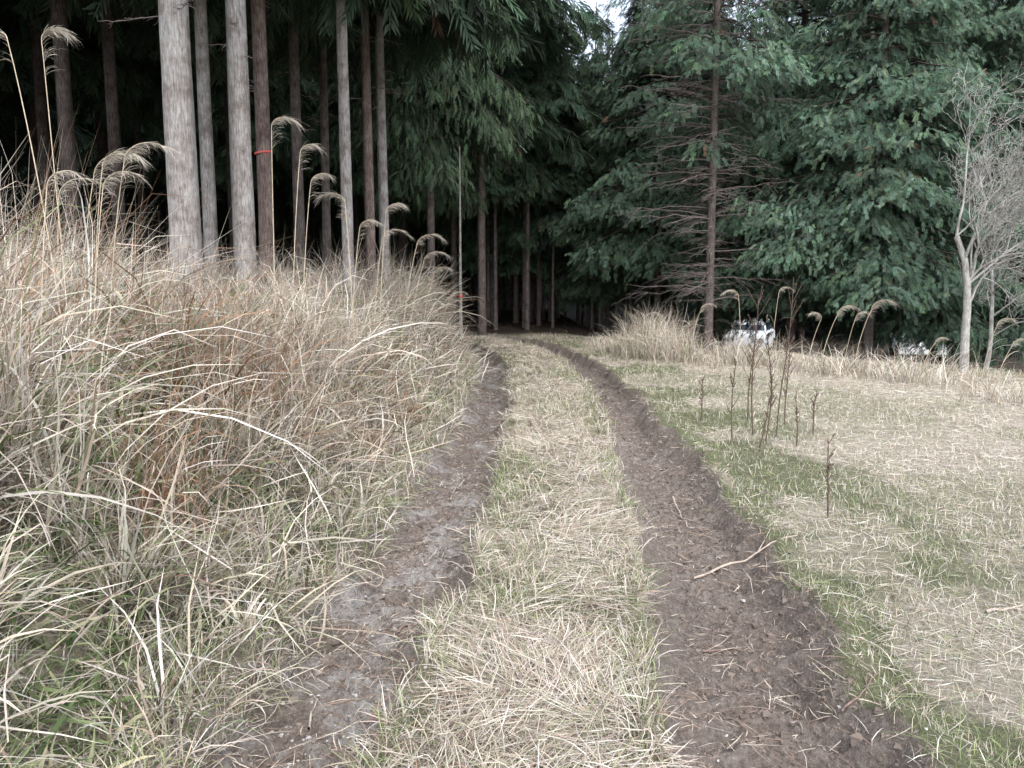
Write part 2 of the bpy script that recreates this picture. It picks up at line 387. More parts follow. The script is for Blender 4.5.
V, Qd, cc = blades(np.stack([xx, yy, zz-.006+np.where(up, 0, rs.uniform(0, .022, n))], 1), rs.uniform(0, 6.283, n), Lh,
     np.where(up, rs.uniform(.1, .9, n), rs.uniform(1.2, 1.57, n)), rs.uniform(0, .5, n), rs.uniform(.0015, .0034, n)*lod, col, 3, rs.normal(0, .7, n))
tag(link('meadow_grass', qmesh('meadow_grass', V, Qd, cc, False, M_grass)), 'short bleached meadow grass right of the track', 'grass', kind='stuff')

# rough tufts at far meadow edge
rs = RS(3)
tufts = []
spots = [(652,357,1.0,420),(640,360,.75,280),(668,362,.8,300),(684,364,.6,200),(712,368,.3,110),(730,366,.62,120),(742,367,.4,80),(768,369,.62,110),(805,376,.3,90),(830,378,.5,150),(862,378,.45,130),(900,384,.55,80),(936,388,.6,90),(1010,406,.4,110),(622,354,.5,180),(603,348,.3,120)]
for (px, py, h, k) in spots:
    x0, y0 = gp(px, py)
    k = int(k*2)
    x = x0+rs.normal(0, .22, k); y = y0+rs.normal(0, .3, k)
    tufts.append(blades(np.stack([x, y, height(x, y)-.02], 1), rs.uniform(0, 6.283, k), h*rs.uniform(.3, 1.2, k), np.abs(rs.normal(.2, .22, k)), rs.uniform(.1, 2.0, k), rs.uniform(.005, .012, k), pick(rs, k, [5, 4, 2, 5, .8, .5, .5, .2]), 5, rs.normal(0, .7, k)))
V, Qd, cc = join(tufts)
tag(link('rough_grass', qmesh('rough_grass', V, Qd, cc, False, M_grass)), 'rough dry tussock grass along the far edge of the meadow', 'grass', kind='stuff')

# ---------------------------------------------------------------- litter in the ruts and on the forest floor
rs = RS(4)
n = 23000
s = np.where(rs.rand(n) < .5, -1, 1)
yy = 2.0*(18/2.0)**rs.rand(n); dd = s*(.82+rs.normal(0, .27, n)); xx = CX(yy)+dd
kp = rs.rand(n) < .25+1.5*sst(fbm(xx*4, yy*4, 91, 2), .3, .5); xx, yy, dd = xx[kp], yy[kp], dd[kp]; n = len(xx)
zz = height(xx, yy)+.005
cl = np.array([(.26,.18,.14),(.20,.14,.11),(.50,.43,.35),(.13,.10,.085),(.60,.54,.45),(.30,.23,.18),(.54,.47,.38)])[rs.randint(0, 7, n)]*rs.uniform(.7, 1.2, (n, 1))
A = blades(np.stack([xx, yy, zz], 1), rs.uniform(0, 6.283, n), rs.uniform(.015, .09, n)*np.where(rs.rand(n) < .16, 2.6, 1), rs.uniform(1.3, 1.62, n), rs.uniform(0, .2, n), rs.uniform(.0016, .0046, n)*(1+np.clip(yy-3, 0, 20)*.1), cl, 2, rs.normal(0, .4, n))
n = 15000
yy = rs.uniform(8, 34, n); xx = rs.uniform(-22, 20, n); dl = lat(xx, yy); keep = ((dl < -3.4) | (edge(xx, yy) > .3)) ; xx, yy = xx[keep], yy[keep]; n = len(xx)
cl = np.array([(.16,.095,.06),(.12,.08,.05),(.2,.14,.095),(.06,.075,.035)])[rs.randint(0, 4, n)]*rs.uniform(.7, 1.2, (n, 1))
B = blades(np.stack([xx, yy, height(xx, yy)+.01], 1), rs.uniform(0, 6.283, n), rs.uniform(.1, .35, n), rs.uniform(.9, 1.6, n), rs.uniform(0, .5, n), rs.uniform(.008, .03, n), cl, 2, rs.normal(0, .4, n))
V, Qd, cc = join([A, B])
tag(link('leaf_litter', qmesh('leaf_litter', V, Qd, cc, False, M_litter)), 'brown twigs and fallen leaf litter strewn in the ruts and forest floor', 'litter', kind='stuff')

def pebbles(P, r, col, rs):
    n = len(P)
    base = np.array([(-1,-1,-1),(1,-1,-1),(1,1,-1),(-1,1,-1),(-1,-1,1),(1,-1,1),(1,1,1),(-1,1,1)], float)*.62
    Vb = base[None]*np.stack([rs.uniform(.6, 1.3, n), rs.uniform(.6, 1.3, n), rs.uniform(.35, .8, n)], 1)[:, None]*(1+rs.normal(0, .22, (n, 8, 3)))
    a = rs.uniform(0, 6.283, n); ca, sa = np.cos(a)[:, None], np.sin(a)[:, None]
    X_ = Vb[..., 0]*ca-Vb[..., 1]*sa; Y_ = Vb[..., 0]*sa+Vb[..., 1]*ca
    V = np.stack([X_, Y_, Vb[..., 2]], -1)*r[:, None, None]+P[:, None]
    f = np.array([(0,3,2,1),(4,5,6,7),(0,1,5,4),(1,2,6,5),(2,3,7,6),(3,0,4,7)])
    Qd = (np.arange(n)*8)[:, None, None]+f[None]
    return V.reshape(-1, 3), Qd.reshape(-1, 4), np.repeat(col, 8, 0)
n = 10000
s = np.where(rs.rand(n) < .55, -1, 1)
yy = 2.0*(14/2.0)**rs.rand(n); xx = CX(yy)+s*(.82+rs.normal(0, .2, n))
pale = (rs.rand(n) < .25*(s < 0)+.03)
cl = np.where(pale[:, None], np.array((.40,.39,.375)), np.array((.18,.15,.13)))*rs.uniform(.7, 1.25, (n, 1))
V, Qd, cc = pebbles(np.stack([xx, yy, height(xx, yy)+.001], 1), rs.uniform(.003, .010, n)*np.where((rs.rand(n) < .10) & ~pale, 2.5, 1), cl, rs)
tag(link('gravel', qmesh('gravel', V, Qd, cc, False, M_litter)), 'small pale stones and soil crumbs lying in the ruts', 'gravel', kind='stuff')

# ---------------------------------------------------------------- tubes
def tubes(P, Rd, k=5):
    P = np.asarray(P, float); Rd = np.asarray(Rd, float); n, S, _ = P.shape
    T = np.gradient(P, axis=1); T /= np.linalg.norm(T, axis=2, keepdims=True)+1e-9
    mean = T.mean(1); ref = np.where(np.abs(mean[:, 2:3]) > .8, np.array([[1., 0, 0]]), np.array([[0, 0, 1.]]))
    U = np.cross(T, ref[:, None]*np.ones_like(T)); U /= np.linalg.norm(U, axis=2, keepdims=True)+1e-9
    W = np.cross(T, U)
    a = np.arange(k)*2*math.pi/k
    V = P[:, :, None]+Rd[:, :, None, None]*(np.cos(a)[None, None, :, None]*U[:, :, None]+np.sin(a)[None, None, :, None]*W[:, :, None])
    idx = np.arange(n*S*k).reshape(n, S, k)
    nx_ = np.roll(idx, -1, 2)
    Qd = np.stack([idx[:, :-1], nx_[:, :-1], nx_[:, 1:], idx[:, 1:]], -1)
    return V.reshape(-1, 3), Qd.reshape(-1, 4)
def trunk_mesh(name, h, r, mat, seed, lean=(0, 0), flare=.35):
    rs = RS(seed); S = 40; k = 18
    t = np.linspace(0, 1, S)**1.4; z = t*h-.3
    x = lean[0]*t*h+.012*h/15*np.sin(t*7+seed)*t**.5; y = lean[1]*t*h+.02*h/15*np.cos(t*6+seed*2)*t**.5
    rr = r*(1-.75*t)*(1+flare*np.exp(-np.clip(z, 0, 99)/.25))
    V, Qd = tubes(np.stack([x, y, z], 1)[None], rr[None], k)
    V = V.reshape(S, k, 3); c = np.stack([x, y, z], 1)[:, None]
    V = c+(V-c)*(1+.05*rs.randn(1, k, 1)+.02*rs.randn(S, k, 1))
    return qmesh(name, V, Qd, None, True, mat)

# ---------------------------------------------------------------- crowns: fine feathery sprays
def frond_unit(K=8, seed=0, ang=.75, wide=.034, span=.36):
    rs = RS(seed); quads = []
    def zz(q_): return -.34*q_[0]**2-.45*q_[1]**2
    def quad(b, d, l, w):
        d = np.array(d)/np.linalg.norm(d); p = np.array([-d[1], d[0]])
        m = np.array(b)+d*l*.4; tip = np.array(b)+d*l
        pts = [np.array(b), m+p*w, tip, m-p*w]
        quads.append([(q_[0], q_[1], zz(q_)+rs.normal(0, .008)) for q_ in pts])
    quad((0, 0), (1, 0), 1.0, .02)
    for i in range(K):
        s = .1+.82*i/K
        for sd in (-1, 1):
            l = (span*(1-s)**.6+.07)*rs.uniform(.55, 1.3)
            a = ang*rs.uniform(.7, 1.25)
            quad((s+rs.uniform(-.03, .03), 0), (math.cos(a), sd*math.sin(a)), l, wide*rs.uniform(.6, 1.3))
    return np.array(quads)
FU = [frond_unit(7, 1, .60, .030, .44), frond_unit(7, 2, .52, .030, .40), frond_unit(7, 3, .66, .028, .44)]
FUS = [frond_unit(6, 4, .40, .026, .30), frond_unit(6, 5, .36, .026, .28), frond_unit(6, 6, .44, .024, .32)]
def fronds(P, yaw, pitch, roll, size, col, U):
    q_ = len(U); n = len(P)
    v = U.reshape(-1, 3)[None]*size[:, None, None]
    cr, sr = np.cos(roll)[:, None], np.sin(roll)[:, None]
    x, y, z = v[..., 0]+0*cr, v[..., 1]*cr-v[..., 2]*sr, v[..., 1]*sr+v[..., 2]*cr
    cp, sp = np.cos(pitch)[:, None], np.sin(pitch)[:, None]
    x, z = x*cp+z*sp, -x*sp+z*cp
    cy, sy = np.cos(yaw)[:, None], np.sin(yaw)[:, None]
    x, y = x*cy-y*sy, x*sy+y*cy
    V = np.stack([x, y, z], -1)+P[:, None]
    Qd = np.arange(n*q_*4).reshape(-1, 4)
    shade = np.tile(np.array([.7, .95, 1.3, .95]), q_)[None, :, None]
    cc = (col[:, None]*shade).reshape(-1, 3)
    return V.reshape(-1, 3), Qd, cc
def crown_mesh(name, seed, z0, z1, rmax, nbr, nfr, base, L=.5, droop=.5, hang=.5, rise=.25, var=.25, U=FU):
    rs = RS(seed)
    s = rs.rand(nbr)**1.15; zb = z0+(z1-z0)*s
    r = rmax*np.minimum(1, .65+2.2*s)*(1-s)**.75*rs.uniform(.4, 1.25, nbr)+.25
    az = rs.uniform(0, 6.283, nbr)
    S = 7; t = np.linspace(0, 1, S)
    def bz(r_, t_, zb_): return zb_+rise*r_*t_-droop*r_*t_**2+.12*r_*t_**4
    P = np.stack([np.cos(az)[:, None]*r[:, None]*t, np.sin(az)[:, None]*r[:, None]*t, bz(r[:, None], t[None], zb[:, None])], -1)
    P += rs.normal(0, .02, P.shape)
    V, Qd = tubes(P, (.010+.012*r)[:, None]*(1-.85*t)[None], 4)
    bm = qmesh(name+'_branches', V, Qd, None, True, M_bark_dark)
    w = (r+.1)**1.4; k = rs.choice(nbr, nfr, p=w/w.sum())
    tt = .15+.89*rs.rand(nfr)**.75
    sgn = np.where(rs.rand(nfr) < .5, -1, 1)
    lane = np.round(tt*7)/7+rs.normal(0, .03, nfr)
    offm = rs.rand(nfr)**.9*.42*r[k]*np.sin(np.clip(lane, 0, 1)*2.5+.35)
    off = sgn*offm
    rr = r[k]*np.clip(lane, .08, 1.08)+offm*.75
    x = np.cos(az[k])*rr-np.sin(az[k])*off; y = np.sin(az[k])*rr+np.cos(az[k])*off
    tn = np.clip(rr/r[k], 0, 1.25)
    z = bz(r[k], tn, zb[k])-offm*.55+rs.normal(0, .085, nfr)
    yaw = az[k]+sgn*rs.uniform(.1, 1.0, nfr)+rs.normal(0, .25, nfr)
    pitch = rs.normal(hang, .33, nfr); roll = rs.normal(0, .45, nfr)+sgn*.3
    size = L*rs.uniform(.5, 1.35, nfr)
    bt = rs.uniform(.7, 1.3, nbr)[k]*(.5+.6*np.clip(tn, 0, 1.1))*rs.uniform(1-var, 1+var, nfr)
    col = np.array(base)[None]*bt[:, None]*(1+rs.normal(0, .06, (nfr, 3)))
    yl = rs.rand(nfr) < .08; col[yl] *= np.array((1.2, 1.12, .95))
    dead = rs.rand(nfr) < .006; col[dead] = (.12, .085, .06)
    parts = []
    for j in range(3):
        m = np.arange(nfr) % 3 == j
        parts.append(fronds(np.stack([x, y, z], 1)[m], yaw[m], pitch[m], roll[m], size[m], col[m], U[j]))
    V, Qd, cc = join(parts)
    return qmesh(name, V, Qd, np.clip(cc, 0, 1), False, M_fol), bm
G_CYP = (.088, .136, .098); G_CYP2 = (.106, .152, .104); G_SUGI = (.072, .110, .070); G_DARK = (.052, .080, .055)
cr = {}
cr['canopyA'] = crown_mesh('canopy_a', 11, 5.6, 15.5, 2.3, 80, 3000, G_DARK, .62, .55, .6)
cr['canopyB'] = crown_mesh('canopy_b', 12, 5.0, 15.0, 2.4, 80, 3000, G_DARK, .62, .6, .7)
cr['sugiA'] = crown_mesh('sugi_a', 13, 3.9, 16, 1.75, 260, 20000, G_SUGI, .24, .85, .95, U=FUS)
cr['sugiB'] = crown_mesh('sugi_b', 14, 4.2, 17, 2.5, 240, 20000, G_SUGI, .29, .85, .95, U=FUS)
cr['cypA'] = crown_mesh('cyp_a', 15, 2.0, 13, 2.8, 320, 32000, G_CYP, .22, .50, .52)
cr['cypB'] = crown_mesh('cyp_b', 16, 2.7, 14, 2.8, 300, 27000, G_CYP, .245, .54, .55)
cr['cypC'] = crown_mesh('cyp_c', 17, 1.9, 11, 2.5, 280, 26000, G_CYP2, .225, .54, .52)
cr['thin'] = crown_mesh('thin', 18, 4.0, 15, 1.6, 80, 4800, G_CYP, .24, .6, .55)

M_bark_mid = bark_mat('bark_mid', (.05, .042, .041), (.12, .105, .102), (.195, .172, .168))
trunk_dark = [trunk_mesh('trunk_d%d' % i, 15.5, r_, M_bark_dark, 40+i) for i, r_ in enumerate((.09, .12, .15))]
trunk_slim = [trunk_mesh('trunk_slim%d' % i, 15.5, r_, M_bark_mid, 47+i) for i, r_ in enumerate((.08, .115))]
trunk_cyp = [trunk_mesh('trunk_c%d' % i, 14, r_, M_bark_mid, 50+i) for i, r_ in enumerate((.10, .125))]

def tree(name, label, cat, px, Y, trunk, ckey, rz=0, sc=1.0, group=None, x=None):
    x = X(px, Y) if x is None else x
    o = empty(name, (x, Y, H(x, Y)), rz, sc); tag(o, label, cat, group)
    link('trunk', trunk, None, o)
    if ckey:
        link('crown', cr[ckey][0], None, o); link('branches', cr[ckey][1], None, o)
    return o
def dead_branches(seed, z0, z1, nb, rmax, droop=.15, th=1.0):
    rs = RS(seed); S = 7; t = np.linspace(0, 1, S); PP, RR = [], []
    for i in range(nb):
        z = rs.uniform(z0, z1); az = rs.uniform(0, 6.283)
        r = rmax*rs.uniform(.3, 1); c, s_ = math.cos(az), math.sin(az)
        P = np.stack([c*r*t, s_*r*t, z+rs.uniform(-.1, .3)*r*t-droop*r*t**2], 1)+rs.normal(0, .022*r, (S, 3))*t[:, None]
        PP.append(P); RR.append((.004+.005*r)*th*(1-.75*t))
        for j in range(rs.randint(7, 15)):
            k = rs.randint(1, S); b = P[k]; a2 = az+rs.choice([-1, 1])*rs.uniform(.4, 1.3); l = r*rs.uniform(.12, .38)
            Pt = b+np.stack([math.cos(a2)*l*t, math.sin(a2)*l*t, -.25*l*t**1.5+rs.uniform(-.3, .4)*l*t], 1)+rs.normal(0, .012*r, (S, 3))*t[:, None]
            PP.append(Pt); RR.append(.0042*th*(1-.6*t))
    V, Qd = tubes(np.array(PP), np.array(RR), 4)
    return qmesh('dead_branches', V, Qd, None, True, M_deadwood)

near = [
 ('thickest pale grey cedar trunk, nearest the camera above the left bank', 191, 7.0, .137, M_bark_grey, (.001, 0)),
 ('slender grey cedar trunk just right of the thickest pale trunk', 216, 9.4, .085, M_bark_grey, (.000, 0)),
 ('second thickest pale grey cedar trunk, left of the red marked one', 248, 7.6, .106, M_bark_grey, (.002, 0)),
 ('reddish brown cedar trunk with a red tape band', 270, 9.2, .092, M_bark_red, (.001, 0)),
 ('pale slim cedar trunk above the seed plumes at the bank crest', 350, 9.6, .075, M_bark_grey, (-.001, 0)),
 ('reddish slim cedar trunk, left one of a close pair', 373, 11.4, .075, M_bark_red, (-.003, 0)),
 ('grey slim cedar trunk, right one of a close pair', 387, 12.2, .077, M_bark_grey, (-.004, 0)),
 ('dark cedar trunk between the red banded and the pale slim trunks', 303, 11.6, .085, M_bark_mid, (.002, 0)),
 ('dark thin cedar trunk leaning right, behind the pale slim trunk', 329, 13, .075, M_bark_mid, (.006, 0)),
 ('dark brown trunk left of the thickest pale trunk', 126, 11, .09, M_bark_dark, (0, 0)),
 ('dark trunk behind the tall seed stalk at far left', 80, 10, .10, M_bark_dark, (.003, 0)),
 ('thin pale dead trunk standing where the track enters the forest', 461, 15.4, .04, M_bark_grey, (0, 0)),
 ('dark reddish cedar trunk beside the bend of the track', 482, 20.2, .11, M_bark_mid, (0, 0)),
]
for i, (lab, px, Y, r_, m, ln) in enumerate(near):
    tm = trunk_mesh('trunk_n%d' % i, 15.5 if i != 11 else 4.2, r_, m, 60+i, ln, .15)
    o = tree('cedar_tree', lab, 'tree', px, Y, tm, None if i == 11 else ['canopyA', 'canopyB'][i % 2], 0)
    for ch in o.children:
        if ch.name.split('.')[0] in ('crown', 'branches'): ch.rotation_euler.z = i*1.3
    if i in (0, 2, 3, 5, 6, 7, 8): link('dead_branches', dead_branches(300+i, 2.8, 5.5, 9, .5), None, o)
    a = np.linspace(0, 2*math.pi, 25)
    if i == 3:
        zt = Zat(153, Y)-o.location.z
        tt = (zt+.3)/15.5; rr = .092*(1-.75*tt)*1.10+.006
        c_ = .001*zt
        V = np.array([(c_+rr*math.cos(q_), rr*math.sin(q_), zt+dz+.015*math.cos(q_)) for dz in (-.010, .010) for q_ in a])
        Qd = [(k, k+1, 25+k+1, 25+k) for k in range(24)]
        V = np.concatenate([V, [(rr*.6, -rr, zt), (rr*.6+.015, -rr-.015, zt-.01), (rr*.6+.03, -rr-.02, zt-.05), (rr*.6+.015, -rr-.01, zt-.055)]])
        Qd.append((50, 51, 52, 53))
        tp = link('marking_tape', qmesh('tape', V, np.array(Qd), None, False, M_tape), None, o); tp['label'] = 'red tape band tied round the trunk'
    if i == 11:
        zt = Zat(296, Y)-o.location.z
        V = np.array([(.046*math.cos(q_), .046*math.sin(q_), zt+dz) for dz in (-.025, .025) for q_ in a])
        Qd = [(k, k+1, 25+k+1, 25+k) for k in range(24)]
        link('marking_tape', qmesh('tape', V, np.array(Qd), None, False, M_tape), None, o)['label'] = 'small red band low on the trunk'

edge_trees = [
 ('cedar_tree', 'cedar with hanging green foliage left of the track bend', 'sugiA', 432, 18.0, 0, 1.0, 0),
 ('cedar_tree', 'cedar with drooping green foliage over the track entrance', 'sugiB', 455, 24.5, 2, 1.0, 0),
 ('cedar_tree', 'tall green cedar behind the drooping one near the sky gap', 'sugiB', 496, 29, 4, .96, 0),
 ('cypress_tree', 'blue green cypress left of the sky gap, deep behind the track', 'cypB', 530, 27, 1, .80, 1),
 ('cypress_tree', 'wide cypress with layered sprays right of the track end', 'cypB', 657, 21.5, 2.6, .86, 1),
 ('cypress_tree', 'low cypress between the track end and the layered one', 'cypC', 608, 25.5, 2.1, .68, 0),
 ('cypress_tree', 'cypress hugging the left side of the bare trunked tree', 'cypC', 692, 25, .8, 1.12, 0),
 ('cypress_tree', 'dense cypress just right of the bare trunked tree', 'cypA', 790, 18.5, 3.3, .95, 1),
 ('cypress_tree', 'broad dark cypress whose low boughs hang over the meadow edge', 'cypA', 868, 16, 5.1, .84, 1),
 ('cypress_tree', 'cypress in the gap between the two broad ones', 'cypC', 825, 22, 1.9, 1.25, 0),
 ('cypress_tree', 'lighter green cypress behind the grey bare tree', 'cypC', 985, 20.5, 4.4, 1.2, 0),
 ('cypress_tree', 'cypress behind the bare branches, left of the lighter green one', 'cypA', 935, 18.5, 2.2, .92, 0),
 ('cypress_tree', 'cypress at the right frame edge behind bare branches', 'cypA', 1045, 17.5, .4, .95, 0),
]
for (nm, lab, ck, px, Y, rz, sc, k) in edge_trees:
    o = tree(nm, lab, 'tree', px, Y, trunk_cyp[k], ck, rz, sc)
    if px in (530, 657, 790, 868): link('dead_branches', dead_branches(int(px), .8, 3.4, 18, 1.3), None, o)
tm = trunk_mesh('trunk_bare', 15, .095, M_bark_mid, 90, (-.003, 0), .15)
o = tree('cypress_tree', 'tall straight trunked conifer with many bare dead branches at meadow edge', 'tree', 708, 16, tm, 'thin', 1.0)
link('dead_branches', dead_branches(333, .9, 7.5, 190, 1.7, .12, 1.1), None, o)

# --- deeper forest: individual trees
rs = RS(8)
used = [(X(e[3], e[4]), e[4]) for e in edge_trees]+[(X(e[1], e[2]), e[2]) for e in near]+[(X(708, 16), 16)]
cnt = 0
slim = 0
for _ in range(1500):
    if slim >= 64: break
    px = rs.uniform(478, 690); Y = rs.uniform(22.5, 37); x = X(px, Y)
    if abs(float(lat([x], [Y])[0])) < 1.9: continue
    if min((x-a)**2+(Y-b)**2 for a, b in used) < .6**2: continue
    used.append((x, Y)); slim += 1
    gap = 535 < px < 668
    tree('conifer_tree', 'thin conifer trunk packed in the dark gap behind the track bend', 'tree', 0, Y, trunk_slim[slim % 2], 'canopyB' if gap else 'canopyA', rs.uniform(0, 6.28), rs.uniform(.54, .62) if gap else rs.uniform(.7, .84), 'thin trunks behind the track bend', x=x)
cand = []
for gy_ in np.arange(9, 46, 2.4):
    for gx_ in np.arange(-30, 30, 2.4):
        cand.append((gx_+rs.uniform(-.9, .9), gy_+rs.uniform(-.9, .9)))
cx_a = np.array([c[0] for c in cand]); cy_a = np.array([c[1] for c in cand]); cl_a = lat(cx_a, cy_a); ce_a = edge(cx_a, cy_a)
for (x, y, d_, e_) in zip(cx_a, cy_a, cl_a, ce_a):
    if abs(d_) < 2.0: continue
    left = d_ < -2.9 if y < 22 else True
    if y < 22 and not left: continue
    if x > 5 and (e_ < 5.5 or y < 23): continue
    if abs(x) > y*.74+4: continue
    if 23 < y < 40 and 5.5 < x < 26: continue
    if min((x-a)**2+(y-b)**2 for a, b in used) < 1.4**2: continue
    pxx = 512+x/y*F
    if 550 < pxx < 646 and y > 20: continue
    used.append((x, y)); cnt += 1
    sc = rs.uniform(.95, 1.12)
    mid = 455 < pxx < 700
    if x < 1:
        lab, grp = 'slim dark cedar trunk standing deep in the shaded left forest', 'dark cedars deep in the left forest'
        ck = 'canopyA' if rs.rand() < .5 else 'canopyB'
        if y > 32 and not mid: ck = 'sugiB' if rs.rand() < .5 else ck
    else:
        lab, grp = 'dark conifer trunk in the gloom behind the cypress row on the right', 'dark conifers behind the cypress row'
        ck = 'cypB' if y < 38 else ('cypA' if rs.rand() < .5 else 'sugiB')
        if mid: ck = 'canopyA' if rs.rand() < .5 else 'canopyB'
    if 530 < pxx < 666: sc *= .72
    tree('cedar_tree' if x < 1 else 'conifer_tree', lab, 'tree', 0, y, trunk_dark[rs.randint(3)], ck, rs.uniform(0, 6.28), sc, grp, x=x)
print('deep trees', cnt, slim)

# --- far-off wood that closes the view between the trunks
rs = RS(18)
n = 26000
fy = rs.uniform(47, 66, n); fx = rs.uniform(-1, 1, n)*(fy*.74+4)
fh = np.where(fy > 60, 16*(1-np.exp(-(fy-60)/22)), 0)
fz = fh+1.2+11.5*rs.rand(n)**.9*(.8+.4*vnoise(fx*.3, fy*.3, 3))
parts = [fronds(np.stack([fx, fy, fz], 1)[j::3], rs.uniform(0, 6.28, len(fx[j::3])), rs.normal(.5, .4, len(fx[j::3])), rs.normal(0, .6, len(fx[j::3])), rs.uniform(1.0, 2.0, len(fx[j::3])), np.array(G_DARK)[None]*rs.uniform(.6, 1.2, (len(fx[j::3]), 1)), FU[j]) for j in range(3)]
V, Qd, cc = join(parts)
nt_ = 170; ty = rs.uniform(46, 58, nt_); tx_ = rs.uniform(-1, 1, nt_)*(ty*.74+4); t = np.linspace(0, 1, 4)
tz_ = height(tx_, ty, None, False)
P = np.stack([np.repeat(tx_[:, None], 4, 1)+rs.normal(0, .05, (nt_, 4)), np.repeat(ty[:, None], 4, 1), tz_[:, None]-.3+11*t[None]], -1)
V2, Q2 = tubes(P, np.repeat(rs.uniform(.1, .17, nt_)[:, None], 4, 1)*(1-.6*t)[None], 7)
V, Qd, cc = join([(V, Qd, cc), (V2, Q2, np.tile(np.array([(.11, .095, .093)]), (len(V2), 1)))])
tag(link('distant_wood', qmesh('distant_wood', V, Qd, np.clip(cc, 0, 1), False, M_fol)), 'dark mass of far conifers closing the view between the trunks', 'wood', kind='stuff')

# ---------------------------------------------------------------- bare tree on the right
def bare_tree(seed, H0, r0, lean, depth=4, nbs=(8, 7, 6, 4), bias=.22, bend0=.2):
    rs = RS(seed); segs = {'trunk': [], 'twigs': []}
    S = 7; t = np.linspace(0, 1, S)
    def grow(p, d, l, r, lev):
        d = d/np.linalg.norm(d)
        bend = rs.normal(0, .45, 3); bend[2] = abs(bend[2])*.5
        if lev == 0: bend = np.array([bend0, 0, 0])
        P = [p]; dd_ = d.copy()
        for i in range(1, S):
            dd_ = dd_+bend/S+rs.normal(0, .19, 3)*(.6 if lev == 0 else 1); dd_ /= np.linalg.norm(dd_); P.append(P[-1]+dd_*l/(S-1))
        P = np.array(P); end = .55 if lev < depth else .3
        segs['trunk' if lev == 0 else 'twigs'].append((P, r*(1-(1-end)*t)))
        if lev >= depth: return
        for j in range(nbs[lev]):
            k = rs.randint(2, S) if j > 1 else S-1
            a = rs.uniform(.3, 1.2); ax = rs.normal(0, 1, 3); ax -= ax.dot(dd_)*dd_; ax /= np.linalg.norm(ax)
            base_d = (P[k]-P[k-1]); base_d /= np.linalg.norm(base_d)
            nd = base_d*math.cos(a)+ax*math.sin(a); nd[2] = nd[2]*.9+.22; nd[0] = nd[0]*(.25 if nd[0] < 0 else 1)+bias
            grow(P[k], nd, l*rs.uniform(.40, .64), r*(1-(1-end)*t[k])*rs.uniform(.34, .56), lev+1)
    grow(np.array([0, 0, -.15]), np.array([lean[0], lean[1], 1.]), H0, r0, 0)
    out = {}
    for k_, s_ in segs.items():
        V, Qd = tubes(np.array([a for a, b in s_]), np.maximum(np.array([b for a, b in s_]), .003), 8 if k_ == 'trunk' else 4)
        out[k_] = qmesh(k_, V, Qd, None, True, M_bark_pale)
    return out
for lab, px, Y, H0, r0, ln, sd, bi in [
   ('pale grey leafless tree with crooked trunk at the right meadow edge', 966, 12.2, 2.25, .075, (.03, 0), 5, .17),
   ('thin leafless tree leaning right beside the pale crooked one', 987, 12.8, 2.0, .04, (.12, 0), 9, .18),
   ('leafless grey tree cut by the right frame edge', 1040, 12.4, 2.5, .055, (-.05, 0), 14, .0)]:
    x = X(px, Y); o = empty('bare_tree', (x, Y, H(x, Y))); tag(o, lab, 'tree')
    b = bare_tree(sd, H0, r0, ln, bias=bi, bend0=.1)
    link('trunk', b['trunk'], None, o); link('branches', b['twigs'], None, o)

# ---------------------------------------------------------------- pampas stalks
def pampas(lab, px0, Y, tipx, tipy, droop, seed, nleaf=3, plume=1.0):
    rs = RS(seed)
    x0 = X(px0, Y); z0 = H(x0, Y); o = empty('pampas_stalk', (x0, Y, z0)); tag(o, lab, 'grass stalk')
    tx = X(tipx, Y)-x0; tz = Zat(tipy, Y)-z0; ty = rs.uniform(-.12, .12)
    S = 16; t = np.linspace(0, 1, S)
    px_ = tx*t**1.6; py_ = ty*t; pz_ = tz*(1-(1-t)**1.08)
    sgn = 1 if droop > 0 else -1; dl = abs(droop)
    u = np.linspace(0, 1, 13)[1:]; mx_ = rs.uniform(1.7, 2.5)
    th = u*mx_
    ax = tx+sgn*dl*.95*(1-np.cos(th))*.6; az_ = tz+dl*.42*np.sin(th)-dl*.10*u**3
    P = np.concatenate([np.stack([px_, py_, pz_], 1), np.stack([ax, np.full(12, ty), az_], 1)])
    n_ = len(P); rad = np.linspace(.0032, .0011, n_)*(1+.08*max(0, Y-4))
    V, Qd = tubes(P[None], rad[None], 5)
    link('stem', qmesh('stem', V, Qd, None, True, M_stem), None, o)
    k = int(140*plume); q_ = rs.uniform(S-2.5, n_-1, k); i = np.floor(q_).astype(int).clip(0, n_-2); f = (q_-i)[:, None]
    B = P[i]*(1-f)+P[i+1]*f
    hl = rs.uniform(.045, .105, k)*plume*(.85+dl)
    az = np.where(sgn > 0, 0, math.pi)+rs.normal(0, .35, k)
    frac = (q_-S+2.5)/(n_-S+1.5)
    V, Qd, c = blades(B, az, hl, .6+1.6*frac+rs.normal(0, .17, k), rs.uniform(.7, 1.5, k)*(1.2-.8*frac), rs.uniform(.0014, .0027, k)*(1+.12*max(0, Y-3)), np.array([(.56,.52,.45)])*rs.uniform(.7, 1.2, (k, 1)), 4, rs.normal(0, .6, k))
    link('plume', qmesh('plume', V, Qd, c, False, M_grass), None, o)
    k = nleaf
    if k:
        q_ = rs.uniform(2, S-7, k).astype(int)
        V, Qd, c = blades(P[q_], rs.choice([0, math.pi], k)+rs.normal(0, .6, k), rs.uniform(.3, .6, k), rs.uniform(.2, .6, k), rs.uniform(1.2, 2.4, k), rs.uniform(.005, .009, k)*(1+.05*max(0, Y-3)), pick(rs, k, [5, 4, 2, 4, .5, .2, .2, 0]), 7, rs.normal(0, .4, k))
        link('leaves', qmesh('leaves', V, Qd, c, False, M_grass), None, o)
